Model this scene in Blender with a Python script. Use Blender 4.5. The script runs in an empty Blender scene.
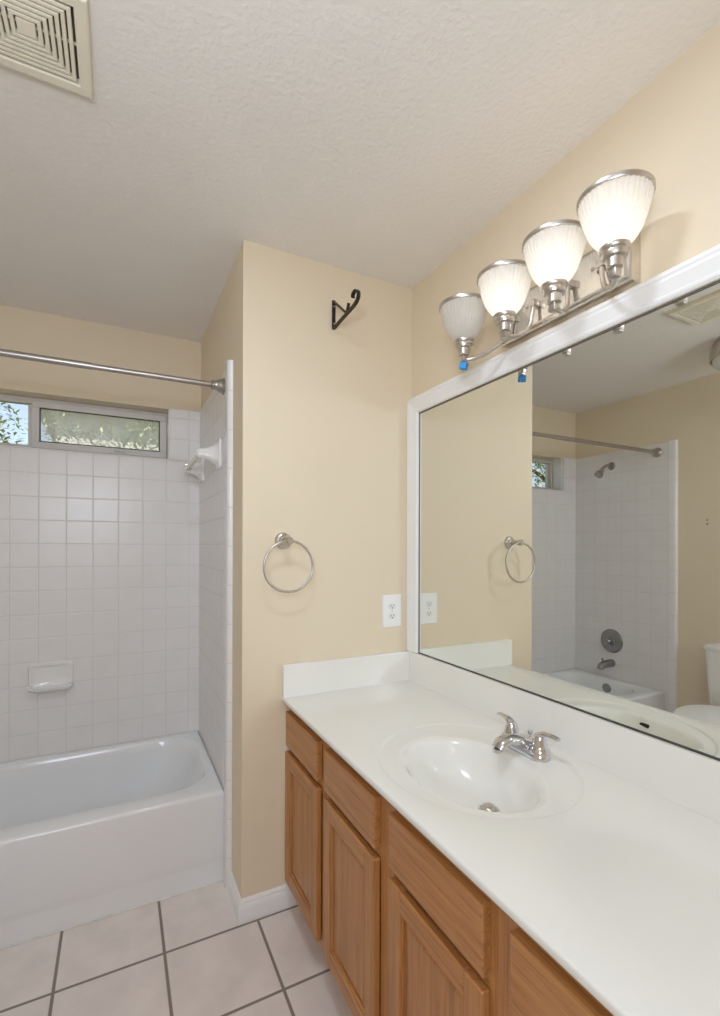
import bpy, bmesh, math, random
from mathutils import Vector, Matrix, Quaternion
random.seed(7)
S = bpy.context.scene
COL = S.collection
PI = math.pi

# ------------------------------------------------------------------ camera
F, HY, YAW, ROLL, CAMZ = 474.6, 546.54, 0.4708, 0.0031, 1.35
cam_d = bpy.data.cameras.new('camera')
cam = bpy.data.objects.new('camera', cam_d); COL.objects.link(cam)
cam_d.sensor_fit = 'HORIZONTAL'; cam_d.sensor_width = 36.0
cam_d.lens = F / 720 * 36.0
cam_d.shift_y = (HY - 508) / 720
cam_d.clip_start = 0.02
cam.rotation_mode = 'QUATERNION'
cam.location = (0, 0, CAMZ)
q = Quaternion((0, 0, 1), -YAW) @ Quaternion((1, 0, 0), PI / 2) @ Quaternion((0, 0, 1), ROLL)
cam.rotation_quaternion = q
S.camera = cam

# ------------------------------------------------------------------ colour management
S.view_settings.view_transform = 'Standard'
S.view_settings.look = 'None'
S.view_settings.gamma = 1.0
S.view_settings.use_curve_mapping = False
S.view_settings.exposure = 0.0
S.cycles.use_denoising = True
S.cycles.max_bounces = 14
S.cycles.diffuse_bounces = 8
S.cycles.glossy_bounces = 6
S.cycles.transmission_bounces = 8
S.cycles.transparent_max_bounces = 12
S.cycles.sample_clamp_indirect = 6.0
S.cycles.blur_glossy = 0.15

# ------------------------------------------------------------------ world and lamps
SKY_STRENGTH = 0.20
FLASH_W = 7.4
KEY_W = 6.8
FILL_W = 12.5
BULB_STRENGTH = 4.8
world = bpy.data.worlds.new('sky'); S.world = world; world.use_nodes = True
wn = world.node_tree.nodes; wl = world.node_tree.links
sky = wn.new('ShaderNodeTexSky'); sky.sky_type = 'NISHITA'; sky.sun_disc = False
sky.sun_elevation = math.radians(48); sky.sun_rotation = math.radians(200)
hs = wn.new('ShaderNodeHueSaturation'); hs.inputs['Saturation'].default_value = 0.72; wl.new(sky.outputs[0], hs.inputs['Color']); wl.new(hs.outputs[0], wn['Background'].inputs[0]); wn['Background'].inputs[1].default_value = SKY_STRENGTH

def area(name, loc, target, size, power, col=(1, 1, 1)):
    d = bpy.data.lights.new(name, 'AREA'); d.shape = 'DISK'; d.size = size; d.energy = power; d.color = col
    o = bpy.data.objects.new(name, d); COL.objects.link(o); o.location = loc
    o.rotation_euler = (Vector(target) - Vector(loc)).to_track_quat('-Z', 'Y').to_euler()
    return o
# the key light close under the ceiling, an added soft fill lamp behind the camera, and flash bounced off the ceiling
area('ceiling_lamp', (0.22, 0.66, 2.43), (0.22, 0.66, 0.0), 0.20, KEY_W, (0.86, 0.95, 1.07))
area('fill_light', (-0.40, -0.62, 1.70), (0.15, 1.3, 0.9), 0.8, FILL_W, (0.80, 0.93, 1.11))
area('flash', (-0.15, -0.05, 1.75), (0.05, 0.45, 2.45), 0.25, FLASH_W, (0.86, 0.95, 1.08))
sun_d = bpy.data.lights.new('sun', 'SUN'); sun_d.energy = 7.0; sun_d.angle = 0.01; sun_d.color = (1.0, 0.95, 0.86)
sun = bpy.data.objects.new('sun', sun_d); COL.objects.link(sun); sun.rotation_euler = (math.radians(40), 0, math.radians(-20))

# ------------------------------------------------------------------ key dimensions
W, D, B, E, L, ZC = 1.117, 1.711, 2.683, 0.397, -1.133, 2.451
T, HT = 1.950, 0.3646          # tub front and height
YB = -0.75                     # wall behind the camera
TT = 0.018                     # tile thickness
TR = 0.010                     # tile thickness on the right alcove wall
ZT = 2.070                     # top of the tile
OX0, OX1, OZ0, OZ1 = -0.978, 0.240, 1.806, 2.070   # window opening

# ------------------------------------------------------------------ materials
def mat_new(name):
    m = bpy.data.materials.new(name); m.use_nodes = True
    return m, m.node_tree.nodes, m.node_tree.links, m.node_tree.nodes['Principled BSDF']

def noise_bump(n, l, b, scale, strength, dist=0.002, detail=3, vec=None, height=None):
    bp = n.new('ShaderNodeBump'); bp.inputs['Strength'].default_value = strength; bp.inputs['Distance'].default_value = dist
    if height is None:
        t = n.new('ShaderNodeTexNoise'); t.inputs['Scale'].default_value = scale; t.inputs['Detail'].default_value = detail
        if vec is None:
            tc = n.new('ShaderNodeTexCoord'); vec = tc.outputs['Object']
        l.new(vec, t.inputs['Vector']); height = t.outputs['Fac']
    l.new(height, bp.inputs['Height']); l.new(bp.outputs['Normal'], b.inputs['Normal'])
    return bp

def simple(name, col, rough=0.5, metal=0.0, var=0.03, vscale=6.0, bump=None, **kw):
    m, n, l, b = mat_new(name)
    b.inputs['Roughness'].default_value = rough; b.inputs['Metallic'].default_value = metal
    for k, v in kw.items(): b.inputs[k.replace('_', ' ')].default_value = v
    tc = n.new('ShaderNodeTexCoord'); t = n.new('ShaderNodeTexNoise'); t.inputs['Scale'].default_value = vscale
    l.new(tc.outputs['Object'], t.inputs['Vector'])
    r = n.new('ShaderNodeValToRGB')
    c0 = [max(0, c * (1 - var)) for c in col]; c1 = [min(1, c * (1 + var)) for c in col]
    r.color_ramp.elements[0].color = (*c0, 1); r.color_ramp.elements[1].color = (*c1, 1)
    r.color_ramp.elements[0].position = 0.3; r.color_ramp.elements[1].position = 0.7
    l.new(t.outputs['Fac'], r.inputs['Fac']); l.new(r.outputs['Color'], b.inputs['Base Color'])
    if bump: noise_bump(n, l, b, bump[0], bump[1], bump[2] if len(bump) > 2 else 0.002)
    return m

M_wall = simple('beige_paint', (0.765, 0.662, 0.505), 0.65, var=0.015, vscale=2, bump=(55, 0.10, 0.002))
M_ceil = simple('ceiling_texture', (0.80, 0.765, 0.725), 0.8, var=0.015, vscale=3, bump=(75, 0.6, 0.004))
M_white = simple('white_paint', (0.86, 0.86, 0.86), 0.35, var=0.01)
M_tub = simple('tub_enamel', (0.80, 0.81, 0.825), 0.12, var=0.006, vscale=2, Coat_Weight=0.3)
M_ceramic = simple('white_ceramic', (0.82, 0.815, 0.81), 0.12, var=0.01, Coat_Weight=0.4)
M_marble = simple('cultured_marble', (0.81, 0.805, 0.765), 0.16, var=0.012, vscale=4, Coat_Weight=0.3)
M_nickel = simple('brushed_nickel', (0.60, 0.56, 0.52), 0.30, 1.0, var=0.06, vscale=60)
M_rod = simple('rod_nickel', (0.45, 0.42, 0.39), 0.34, 1.0, var=0.05)
M_steel = simple('dull_nickel', (0.34, 0.33, 0.32), 0.28, 1.0, var=0.05)
M_plate = simple('polished_nickel', (0.72, 0.69, 0.65), 0.16, 1.0, var=0.04, vscale=30)
M_chrome = simple('chrome', (0.66, 0.66, 0.68), 0.07, 1.0, var=0.02)
M_alu = simple('window_aluminium', (0.62, 0.59, 0.56), 0.45, 0.15, var=0.04)
M_rubber = simple('dark_gasket', (0.07, 0.07, 0.07), 0.6)
M_iron = simple('dark_iron', (0.050, 0.035, 0.030), 0.45, 0.6, var=0.2, vscale=40)
M_plastic = simple('white_plastic', (0.86, 0.86, 0.86), 0.3, var=0.01)
M_slot = simple('dark_slot', (0.03, 0.028, 0.025), 0.7)
M_vent = simple('almond_plastic', (0.78, 0.73, 0.60), 0.4, var=0.03)
M_tape = simple('blue_tape', (0.05, 0.30, 0.70), 0.6, var=0.1, vscale=80)
M_caulk = simple('caulk', (0.78, 0.76, 0.73), 0.5, var=0.08, vscale=30)
M_bark = simple('bark', (0.16, 0.11, 0.07), 0.9, var=0.3, vscale=12, bump=(20, 0.5, 0.02))
M_leaf = simple('leaves', (0.36, 0.41, 0.24), 0.5, var=0.4, vscale=2.5)
M_grass = simple('dry_grass', (0.25, 0.26, 0.12), 0.9, var=0.3)
M_toilet = simple('toilet_china', (0.84, 0.84, 0.83), 0.1, var=0.01, Coat_Weight=0.4)
M_acryl = simple('clear_knob', (0.75, 0.77, 0.78), 0.08, 0.3, var=0.02)

def tile_mat(name, axes, pw, ph, mortar, c_tile, c_mort, rough, off=(0, 0), emboss=0.25, mott=0.02, mdist=0.0015):
    m, n, l, b = mat_new(name)
    tc = n.new('ShaderNodeTexCoord'); sx = n.new('ShaderNodeSeparateXYZ'); l.new(tc.outputs['Object'], sx.inputs[0])
    def fold(sock, pitch, o):
        a = n.new('ShaderNodeMath'); a.operation = 'SUBTRACT'; l.new(sock, a.inputs[0]); a.inputs[1].default_value = o
        d = n.new('ShaderNodeMath'); d.operation = 'DIVIDE'; l.new(a.outputs[0], d.inputs[0]); d.inputs[1].default_value = pitch
        f = n.new('ShaderNodeMath'); f.operation = 'FRACT'; l.new(d.outputs[0], f.inputs[0])
        s = n.new('ShaderNodeMath'); s.operation = 'SUBTRACT'; l.new(f.outputs[0], s.inputs[0]); s.inputs[1].default_value = 0.5
        ab = n.new('ShaderNodeMath'); ab.operation = 'ABSOLUTE'; l.new(s.outputs[0], ab.inputs[0])
        mu = n.new('ShaderNodeMath'); mu.operation = 'MULTIPLY'; l.new(ab.outputs[0], mu.inputs[0]); mu.inputs[1].default_value = pitch
        r = n.new('ShaderNodeMath'); r.operation = 'SUBTRACT'; r.inputs[0].default_value = pitch / 2; l.new(mu.outputs[0], r.inputs[1])
        return r.outputs[0], d.outputs[0]      # distance to the nearest line, tile coordinate
    a, ia = fold(sx.outputs[axes[0]], pw, off[0]); c, ic = fold(sx.outputs[axes[1]], ph, off[1])
    mn = n.new('ShaderNodeMath'); mn.operation = 'MINIMUM'; l.new(a, mn.inputs[0]); l.new(c, mn.inputs[1])
    ramp = n.new('ShaderNodeMapRange'); ramp.interpolation_type = 'SMOOTHSTEP'
    ramp.inputs['From Min'].default_value = mortar * 0.35; ramp.inputs['From Max'].default_value = mortar * 0.75
    l.new(mn.outputs[0], ramp.inputs['Value'])
    # tile colour with mottling and a small difference from tile to tile
    t = n.new('ShaderNodeTexNoise'); t.inputs['Scale'].default_value = 9; t.inputs['Detail'].default_value = 4; l.new(tc.outputs['Object'], t.inputs['Vector'])
    cr = n.new('ShaderNodeValToRGB'); cr.color_ramp.elements[0].position = 0.3; cr.color_ramp.elements[1].position = 0.7
    cr.color_ramp.elements[0].color = (*[x * (1 - mott) for x in c_tile], 1); cr.color_ramp.elements[1].color = (*[x * (1 + mott) for x in c_tile], 1)
    l.new(t.outputs['Fac'], cr.inputs['Fac'])
    mx = n.new('ShaderNodeMix'); mx.data_type = 'RGBA'; mx.inputs['A'].default_value = (*c_mort, 1)
    l.new(ramp.outputs[0], mx.inputs['Factor']); l.new(cr.outputs['Color'], mx.inputs['B']); l.new(mx.outputs['Result'], b.inputs['Base Color'])
    rr = n.new('ShaderNodeMapRange'); rr.inputs['To Min'].default_value = 0.8; rr.inputs['To Max'].default_value = rough
    l.new(ramp.outputs[0], rr.inputs['Value']); l.new(rr.outputs[0], b.inputs['Roughness'])
    # relief: joints sunk, faint brushed emboss in the tile
    mr2 = n.new('ShaderNodeMapRange'); mr2.interpolation_type = 'SMOOTHSTEP'
    mr2.inputs['From Min'].default_value = mortar * 0.3; mr2.inputs['From Max'].default_value = mortar * 1.6; l.new(mn.outputs[0], mr2.inputs['Value'])
    mp = n.new('ShaderNodeMapping'); mp.inputs['Rotation'].default_value = (0.5, 0.6, 0.4); mp.inputs['Scale'].default_value = (1, 1, 0.28)
    l.new(tc.outputs['Object'], mp.inputs['Vector'])
    t2 = n.new('ShaderNodeTexNoise'); t2.inputs['Scale'].default_value = 85; t2.inputs['Detail'].default_value = 2; l.new(mp.outputs[0], t2.inputs['Vector'])
    em = n.new('ShaderNodeMath'); em.operation = 'MULTIPLY_ADD'; l.new(t2.outputs['Fac'], em.inputs[0]); em.inputs[1].default_value = emboss
    l.new(mr2.outputs[0], em.inputs[2])
    noise_bump(n, l, b, 0, 0.38, mdist, height=em.outputs[0])
    return m
C_T, C_M = (0.775, 0.76, 0.755), (0.69, 0.67, 0.66)
M_tile_x = tile_mat('wall_tile_back', ('X', 'Z'), 0.1113, 0.1107, 0.0028, C_T, C_M, 0.28, (0.3341, 0.362))
M_tile_y = tile_mat('wall_tile_side', ('Y', 'Z'), 0.1113, 0.1107, 0.0028, C_T, C_M, 0.28, (2.600, 0.362))
M_bull = tile_mat('bullnose_tile', ('X', 'Z'), 9.0, 0.152, 0.0030, (0.82, 0.81, 0.805), (0.66, 0.64, 0.62), 0.2, (4.5, 0.285), emboss=0.0)
M_floor = tile_mat('floor_tile', ('X', 'Y'), 0.3125, 0.3025, 0.0085, (0.74, 0.675, 0.64), (0.23, 0.195, 0.165), 0.42, (0.4525, 1.694), emboss=0.15, mott=0.07)

def oak(name, axis):
    m, n, l, b = mat_new(name)
    tc = n.new('ShaderNodeTexCoord'); mp = n.new('ShaderNodeMapping')
    sc = {'Z': (34, 34, 1.1), 'Y': (34, 1.1, 34)}[axis]
    mp.inputs['Scale'].default_value = sc; l.new(tc.outputs['Object'], mp.inputs['Vector'])
    t = n.new('ShaderNodeTexNoise'); t.inputs['Scale'].default_value = 1.6; t.inputs['Detail'].default_value = 5; t.inputs['Distortion'].default_value = 0.9
    l.new(mp.outputs[0], t.inputs['Vector'])
    r = n.new('ShaderNodeValToRGB'); e = r.color_ramp.elements
    e[0].position = 0.28; e[0].color = (0.350, 0.148, 0.046, 1); e[1].position = 0.72; e[1].color = (0.535, 0.258, 0.088, 1)
    x = r.color_ramp.elements.new(0.5); x.color = (0.480, 0.218, 0.071, 1)
    l.new(t.outputs['Fac'], r.inputs['Fac'])
    # fine pores
    mp2 = n.new('ShaderNodeMapping'); mp2.inputs['Scale'].default_value = tuple(v * 9 if v > 5 else v * 5 for v in sc); l.new(tc.outputs['Object'], mp2.inputs['Vector'])
    t2 = n.new('ShaderNodeTexNoise'); t2.inputs['Scale'].default_value = 1.5; t2.inputs['Detail'].default_value = 3; l.new(mp2.outputs[0], t2.inputs['Vector'])
    r2 = n.new('ShaderNodeValToRGB'); r2.color_ramp.elements[0].position = 0.36; r2.color_ramp.elements[0].color = (0.70, 0.60, 0.52, 1)
    r2.color_ramp.elements[1].position = 0.52; r2.color_ramp.elements[1].color = (1, 1, 1, 1); l.new(t2.outputs['Fac'], r2.inputs['Fac'])
    mx = n.new('ShaderNodeMix'); mx.data_type = 'RGBA'; mx.blend_type = 'MULTIPLY'; mx.inputs['Factor'].default_value = 0.8
    l.new(r.outputs['Color'], mx.inputs['A']); l.new(r2.outputs['Color'], mx.inputs['B']); l.new(mx.outputs['Result'], b.inputs['Base Color'])
    b.inputs['Roughness'].default_value = 0.38; b.inputs['Coat Weight'].default_value = 0.12
    noise_bump(n, l, b, 0, 0.06, 0.0005, height=t2.outputs['Fac'])
    return m
M_oak_v = oak('oak_vertical_grain', 'Z'); M_oak_h = oak('oak_horizontal_grain', 'Y')

def mat_mirror():
    m, n, l, b = mat_new('mirror_silver')
    b.inputs['Metallic'].default_value = 1; b.inputs['Roughness'].default_value = 0.0
    tc = n.new('ShaderNodeTexCoord'); t = n.new('ShaderNodeTexNoise'); t.inputs['Scale'].default_value = 1; l.new(tc.outputs['Object'], t.inputs['Vector'])
    r = n.new('ShaderNodeValToRGB'); r.color_ramp.elements[0].color = (0.80, 0.815, 0.765, 1); r.color_ramp.elements[1].color = (0.81, 0.82, 0.775, 1)
    l.new(t.outputs['Fac'], r.inputs['Fac']); l.new(r.outputs['Color'], b.inputs['Base Color'])
    return m
M_mirror = mat_mirror()

def mat_shade():
    m, n, l, b = mat_new('frosted_glass_shade')
    out = n['Material Output']
    b.inputs['Base Color'].default_value = (0.90, 0.88, 0.85, 1); b.inputs['Roughness'].default_value = 0.3
    tr = n.new('ShaderNodeBsdfTranslucent'); tr.inputs['Color'].default_value = (0.93, 0.92, 0.90, 1)
    tp = n.new('ShaderNodeBsdfTransparent'); tp.inputs['Color'].default_value = (0.98, 0.97, 0.95, 1)
    m1 = n.new('ShaderNodeMixShader'); m1.inputs[0].default_value = 0.30; l.new(tr.outputs[0], m1.inputs[1]); l.new(b.outputs[0], m1.inputs[2])
    # pressed ribs let a little more light straight through in the grooves
    tc = n.new('ShaderNodeTexCoord'); nz = n.new('ShaderNodeTexNoise'); nz.inputs['Scale'].default_value = 30; l.new(tc.outputs['Object'], nz.inputs['Vector'])
    mr = n.new('ShaderNodeMapRange'); mr.inputs['To Min'].default_value = 0.08; mr.inputs['To Max'].default_value = 0.16; l.new(nz.outputs['Fac'], mr.inputs['Value'])
    m2 = n.new('ShaderNodeMixShader'); l.new(mr.outputs[0], m2.inputs[0]); l.new(m1.outputs[0], m2.inputs[1]); l.new(tp.outputs[0], m2.inputs[2])
    l.new(m2.outputs[0], out.inputs['Surface'])
    return m
M_shade = mat_shade()

def mat_emit(name, col, s):
    m, n, l, b = mat_new(name)
    b.inputs['Base Color'].default_value = (0.9, 0.9, 0.88, 1)
    b.inputs['Emission Color'].default_value = (*col, 1); b.inputs['Emission Strength'].default_value = s
    return m
M_bulb = mat_emit('lit_bulb', (1.0, 0.94, 0.86), BULB_STRENGTH)
M_bulb_off = simple('unlit_bulb', (0.85, 0.84, 0.80), 0.3)

def mat_pane(name, dusty_glare):
    m, n, l, b = mat_new(name)
    out = n['Material Output']
    tp = n.new('ShaderNodeBsdfTransparent'); gl = n.new('ShaderNodeBsdfGlossy'); gl.inputs['Roughness'].default_value = 0.02 if not dusty_glare else 0.12
    lw = n.new('ShaderNodeLayerWeight'); lw.inputs['Blend'].default_value = 0.5
    fr = n.new('ShaderNodeMath'); fr.operation = 'POWER'; l.new(lw.outputs['Facing'], fr.inputs[0]); fr.inputs[1].default_value = 5
    mx = n.new('ShaderNodeMixShader'); l.new(fr.outputs[0], mx.inputs[0]); l.new(tp.outputs[0], mx.inputs[1]); l.new(gl.outputs[0], mx.inputs[2])
    last = mx
    if dusty_glare:  # pale film: dust and screen, with the pane's glare put into its colour
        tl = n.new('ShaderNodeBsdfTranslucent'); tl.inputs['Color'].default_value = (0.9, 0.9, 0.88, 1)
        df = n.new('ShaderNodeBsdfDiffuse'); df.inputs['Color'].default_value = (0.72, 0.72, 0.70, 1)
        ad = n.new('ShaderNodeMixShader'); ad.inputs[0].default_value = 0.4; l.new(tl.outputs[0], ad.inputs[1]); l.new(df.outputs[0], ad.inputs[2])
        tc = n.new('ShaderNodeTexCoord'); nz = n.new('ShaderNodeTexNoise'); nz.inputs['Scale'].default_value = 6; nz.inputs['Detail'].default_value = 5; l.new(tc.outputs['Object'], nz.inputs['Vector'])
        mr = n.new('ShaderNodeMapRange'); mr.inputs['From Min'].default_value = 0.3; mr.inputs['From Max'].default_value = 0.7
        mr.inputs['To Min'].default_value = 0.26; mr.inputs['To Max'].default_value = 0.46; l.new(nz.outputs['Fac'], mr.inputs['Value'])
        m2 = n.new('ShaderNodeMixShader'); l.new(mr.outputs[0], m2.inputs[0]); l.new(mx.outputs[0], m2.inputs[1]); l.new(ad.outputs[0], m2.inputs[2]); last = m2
    l.new(last.outputs[0], out.inputs['Surface'])
    return m
M_glass = mat_pane('clear_pane', False); M_dusty_glare = mat_pane('dusty_glare_pane', True)

# ------------------------------------------------------------------ mesh helpers (world coordinates)
ORG = {}
def bm_new(): return bmesh.new()

def box(bm, a, b, bevel=0.0, seg=2, mi=0):
    x0, y0, z0 = [min(p, q_) for p, q_ in zip(a, b)]; x1, y1, z1 = [max(p, q_) for p, q_ in zip(a, b)]
    vs = [bm.verts.new(v) for v in ((x0, y0, z0), (x1, y0, z0), (x1, y1, z0), (x0, y1, z0), (x0, y0, z1), (x1, y0, z1), (x1, y1, z1), (x0, y1, z1))]
    fs = [bm.faces.new([vs[i] for i in f]) for f in ((0, 3, 2, 1), (4, 5, 6, 7), (0, 1, 5, 4), (1, 2, 6, 5), (2, 3, 7, 6), (3, 0, 4, 7))]
    for f in fs: f.material_index = mi
    if bevel > 0:
        es = list({e for f in fs for e in f.edges})
        r = bmesh.ops.bevel(bm, geom=es, offset=bevel, segments=seg, affect='EDGES', profile=0.5)
        for f in r['faces']: f.material_index = mi
    return vs

def prism(bm, pts, a0, a1, axis='Z', bevel=0.0, mi=0):
    """extrude a closed 2-D outline along an axis; pts are the other two coordinates in axis order"""
    def P(p, t):
        return {'Z': (p[0], p[1], t), 'Y': (p[0], t, p[1]), 'X': (t, p[0], p[1])}[axis]
    A = [bm.verts.new(P(p, a0)) for p in pts]; Bv = [bm.verts.new(P(p, a1)) for p in pts]
    fs = [bm.faces.new(A), bm.faces.new(Bv[::-1])]
    k = len(pts)
    for i in range(k): fs.append(bm.faces.new([A[i], Bv[i], Bv[(i + 1) % k], A[(i + 1) % k]]))
    for f in fs: f.material_index = mi
    if bevel > 0:
        es = list(set(fs[0].edges) | set(fs[1].edges))
        bmesh.ops.bevel(bm, geom=es, offset=bevel, segments=2, affect='EDGES', profile=0.5)

def loft(bm, rings, cap0=False, cap1=False, closed=True, mi=0):
    R = [[bm.verts.new(p) for p in r] for r in rings]
    k = len(R[0])
    for a, b in zip(R[:-1], R[1:]):
        for i in range(k if closed else k - 1):
            f = bm.faces.new([a[i], a[(i + 1) % k], b[(i + 1) % k], b[i]]); f.material_index = mi
    if cap0: bm.faces.new(R[0][::-1]).material_index = mi
    if cap1: bm.faces.new(R[-1]).material_index = mi
    return R

def frame_of(d):
    d = Vector(d).normalized(); h = Vector((0, 0, 1)) if abs(d.z) < 0.9 else Vector((1, 0, 0))
    u = d.cross(h).normalized(); v = d.cross(u).normalized()
    return u, v

def lathe(bm, prof, c=(0, 0, 0), d=(0, 0, 1), n=40, cap0=True, cap1=True, flute=None):
    """prof: list of (radius, height along d)"""
    c = Vector(c); d = Vector(d).normalized(); u, v = frame_of(d)
    rings = []
    for r, h in prof:
        rg = []
        for i in range(n):
            a = 2 * PI * i / n
            rr = r * (1 + (flute[1] * math.cos(a * flute[0]) if flute else 0))
            rg.append(c + d * h + u * (rr * math.cos(a)) + v * (rr * math.sin(a)))
        rings.append(rg)
    return loft(bm, rings, cap0, cap1)

def smooth_path(pts, sub=6):
    pts = [Vector(p) for p in pts]; out = []
    for i in range(len(pts) - 1):
        p0 = pts[max(i - 1, 0)]; p1 = pts[i]; p2 = pts[i + 1]; p3 = pts[min(i + 2, len(pts) - 1)]
        for k in range(sub):
            t = k / sub
            out.append(0.5 * ((2 * p1) + (p2 - p0) * t + (2 * p0 - 5 * p1 + 4 * p2 - p3) * t * t + (3 * p1 - p0 - 3 * p2 + p3) * t ** 3))
    out.append(pts[-1]); return out

def tube(bm, pts, rad, n=16, smooth=0, closed=False, flat=(1, 1), up=None):
    raw_n = len(pts)
    if smooth:
        if not hasattr(rad, '__len__'): rr = rad
        else:
            rr = []
            for i in range(raw_n - 1):
                for k in range(smooth): rr.append(rad[i] + (rad[i + 1] - rad[i]) * k / smooth)
            rr.append(rad[-1])
        pts = smooth_path(pts, smooth); rad = rr
    pts = [Vector(p) for p in pts]; k = len(pts); rings = []; pu = None
    for i, p in enumerate(pts):
        if closed: d = pts[(i + 1) % k] - pts[i - 1]
        else: d = pts[min(i + 1, k - 1)] - pts[max(i - 1, 0)]
        d.normalize()
        if pu is None:
            if up is not None: u = (Vector(up) - d * d.dot(Vector(up))).normalized()
            else: u = frame_of(d)[0]
        else: u = (pu - d * d.dot(pu)).normalized()
        v = d.cross(u); pu = u
        r = rad[i] if hasattr(rad, '__len__') else rad
        rings.append([p + u * (r * flat[0] * math.cos(2 * PI * j / n)) + v * (r * flat[1] * math.sin(2 * PI * j / n)) for j in range(n)])
    if closed: rings.append(rings[0]); loft(bm, rings)
    else: loft(bm, rings, True, True)

def rrect(cx, cy, hx, hy, r, kc=8, ks=6):
    pts = []
    cs = [(cx + hx - r, cy + hy - r, 0), (cx - hx + r, cy + hy - r, 90), (cx - hx + r, cy - hy + r, 180), (cx + hx - r, cy - hy + r, 270)]
    arcs = []
    for x, y, a0 in cs:
        arcs.append([(x + r * math.cos(math.radians(a0 + 90 * i / kc)), y + r * math.sin(math.radians(a0 + 90 * i / kc))) for i in range(kc + 1)])
    for i in range(4):
        pts += arcs[i]; a = arcs[i][-1]; b = arcs[(i + 1) % 4][0]
        for k in range(1, ks): pts.append((a[0] + (b[0] - a[0]) * k / ks, a[1] + (b[1] - a[1]) * k / ks))
    return pts

def obj(name, bm, m, parent=None, smooth=None):
    bmesh.ops.remove_doubles(bm, verts=bm.verts, dist=1e-6)
    bmesh.ops.recalc_face_normals(bm, faces=bm.faces)
    o_ = ORG.get(parent.name, Vector((0, 0, 0))) if parent else Vector((0, 0, 0))
    if o_.length > 0: bmesh.ops.translate(bm, verts=bm.verts, vec=-o_)
    me = bpy.data.meshes.new(name)
    if smooth is not None:
        for f in bm.faces: f.smooth = True
        lim = math.radians(smooth)
        for e in bm.edges:
            if len(e.link_faces) == 2 and e.calc_face_angle(0) > lim: e.smooth = False
    bm.to_mesh(me); bm.free()
    for x in (m if isinstance(m, (list, tuple)) else [m]): me.materials.append(x)
    o = bpy.data.objects.new(name, me); COL.objects.link(o)
    if parent: o.parent = parent
    ORG[o.name] = o_
    return o

def struct(name, bm, m, smooth=None):
    o = obj(name, bm, m, None, smooth); o['kind'] = 'structure'; return o

def thing(name, loc, label, cat, group=None):
    o = bpy.data.objects.new(name, None); COL.objects.link(o); o.location = loc; o.empty_display_size = 0.05
    o['label'] = label; o['category'] = cat
    if group: o['group'] = group
    ORG[o.name] = Vector(loc); return o

def tag(o, label, cat, group=None):
    o['label'] = label; o['category'] = cat
    if group: o['group'] = group
    return o

# ================================================================== STRUCTURE
bm = bm_new(); box(bm, (L - 0.2, YB - 0.15, -0.10), (W + 0.2, B + 0.15, 0.0)); struct('floor', bm, M_floor)
bm = bm_new(); box(bm, (L - 0.2, YB - 0.15, ZC), (W + 0.2, B + 0.15, ZC + 0.12)); struct('ceiling', bm, M_ceil)
bm = bm_new(); box(bm, (W, YB, 0), (W + 0.12, D, ZC)); struct('wall_right', bm, M_wall)
bm = bm_new(); box(bm, (E, D, 0), (W + 0.12, B, ZC), 0); struct('wall_end', bm, M_wall)
bm = bm_new(); box(bm, (L - 0.12, YB, 0), (L, B, ZC)); struct('wall_left', bm, M_wall)
bm = bm_new(); box(bm, (L - 0.12, YB - 0.12, 0), (W + 0.12, YB, ZC)); struct('wall_front', bm, M_wall)
bm = bm_new()
box(bm, (L - 0.12, B, 0), (OX0, B + 0.15, ZC)); box(bm, (OX1, B, 0), (W + 0.12, B + 0.15, ZC))
box(bm, (OX0, B, 0), (OX1, B + 0.15, OZ0)); box(bm, (OX0, B, OZ1), (OX1, B + 0.15, ZC))
struct('wall_back', bm, M_wall)

# ---- tile surround around the tub (named after the walls it covers)
bm = bm_new()
x0, x1 = L + TT, E - TT
y0, y1 = B - TT, B
box(bm, (L, y0, 0), (OX0, y1, ZT)); box(bm, (OX1, y0, 0), (E, y1, ZT))
box(bm, (OX0, y0, 0), (OX1, y1, OZ0))
box(bm, (OX0, y1, OZ0 - 0.008), (OX1, B + 0.088, OZ0 + 0.0))     # tiled sill
struct('trim_1', bm, M_tile_x)
bm = bm_new()
box(bm, (OX0, B - 0.001, OZ0 + 0.0005), (OX0 + 0.007, B + 0.088, OZ1)); box(bm, (OX1 - 0.007, B - 0.001, OZ0 + 0.0005), (OX1, B + 0.088, OZ1))
struct('trim_2', bm, M_tile_y)                                     # tiled window jambs
YBULL = 1.927
bm = bm_new(); box(bm, (E - TR, YBULL, 0), (E, B - TT, ZT)); struct('trim_3', bm, M_tile_y)
bm = bm_new(); box(bm, (L, YBULL, 0), (L + TT, B - TT, ZT)); struct('trim_4', bm, M_tile_y)
def bullnose(name, xw, sgn):
    t = 0.020; y_out = 1.876
    pts = [(xw, YBULL), (xw + sgn * t, YBULL)]
    for i in range(9):
        a = PI / 2 * i / 8
        pts.append((xw + sgn * (t - 0.016 + 0.016 * math.cos(a)), y_out + 0.016 - 0.016 * math.sin(a)))
    pts.append((xw, y_out))
    bm = bm_new(); prism(bm, pts, 0.0, ZT + 0.006, 'Z'); struct(name, bm, M_bull, 40)
bullnose('trim_5', E, -1); bullnose('trim_6', L, 1)

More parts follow.
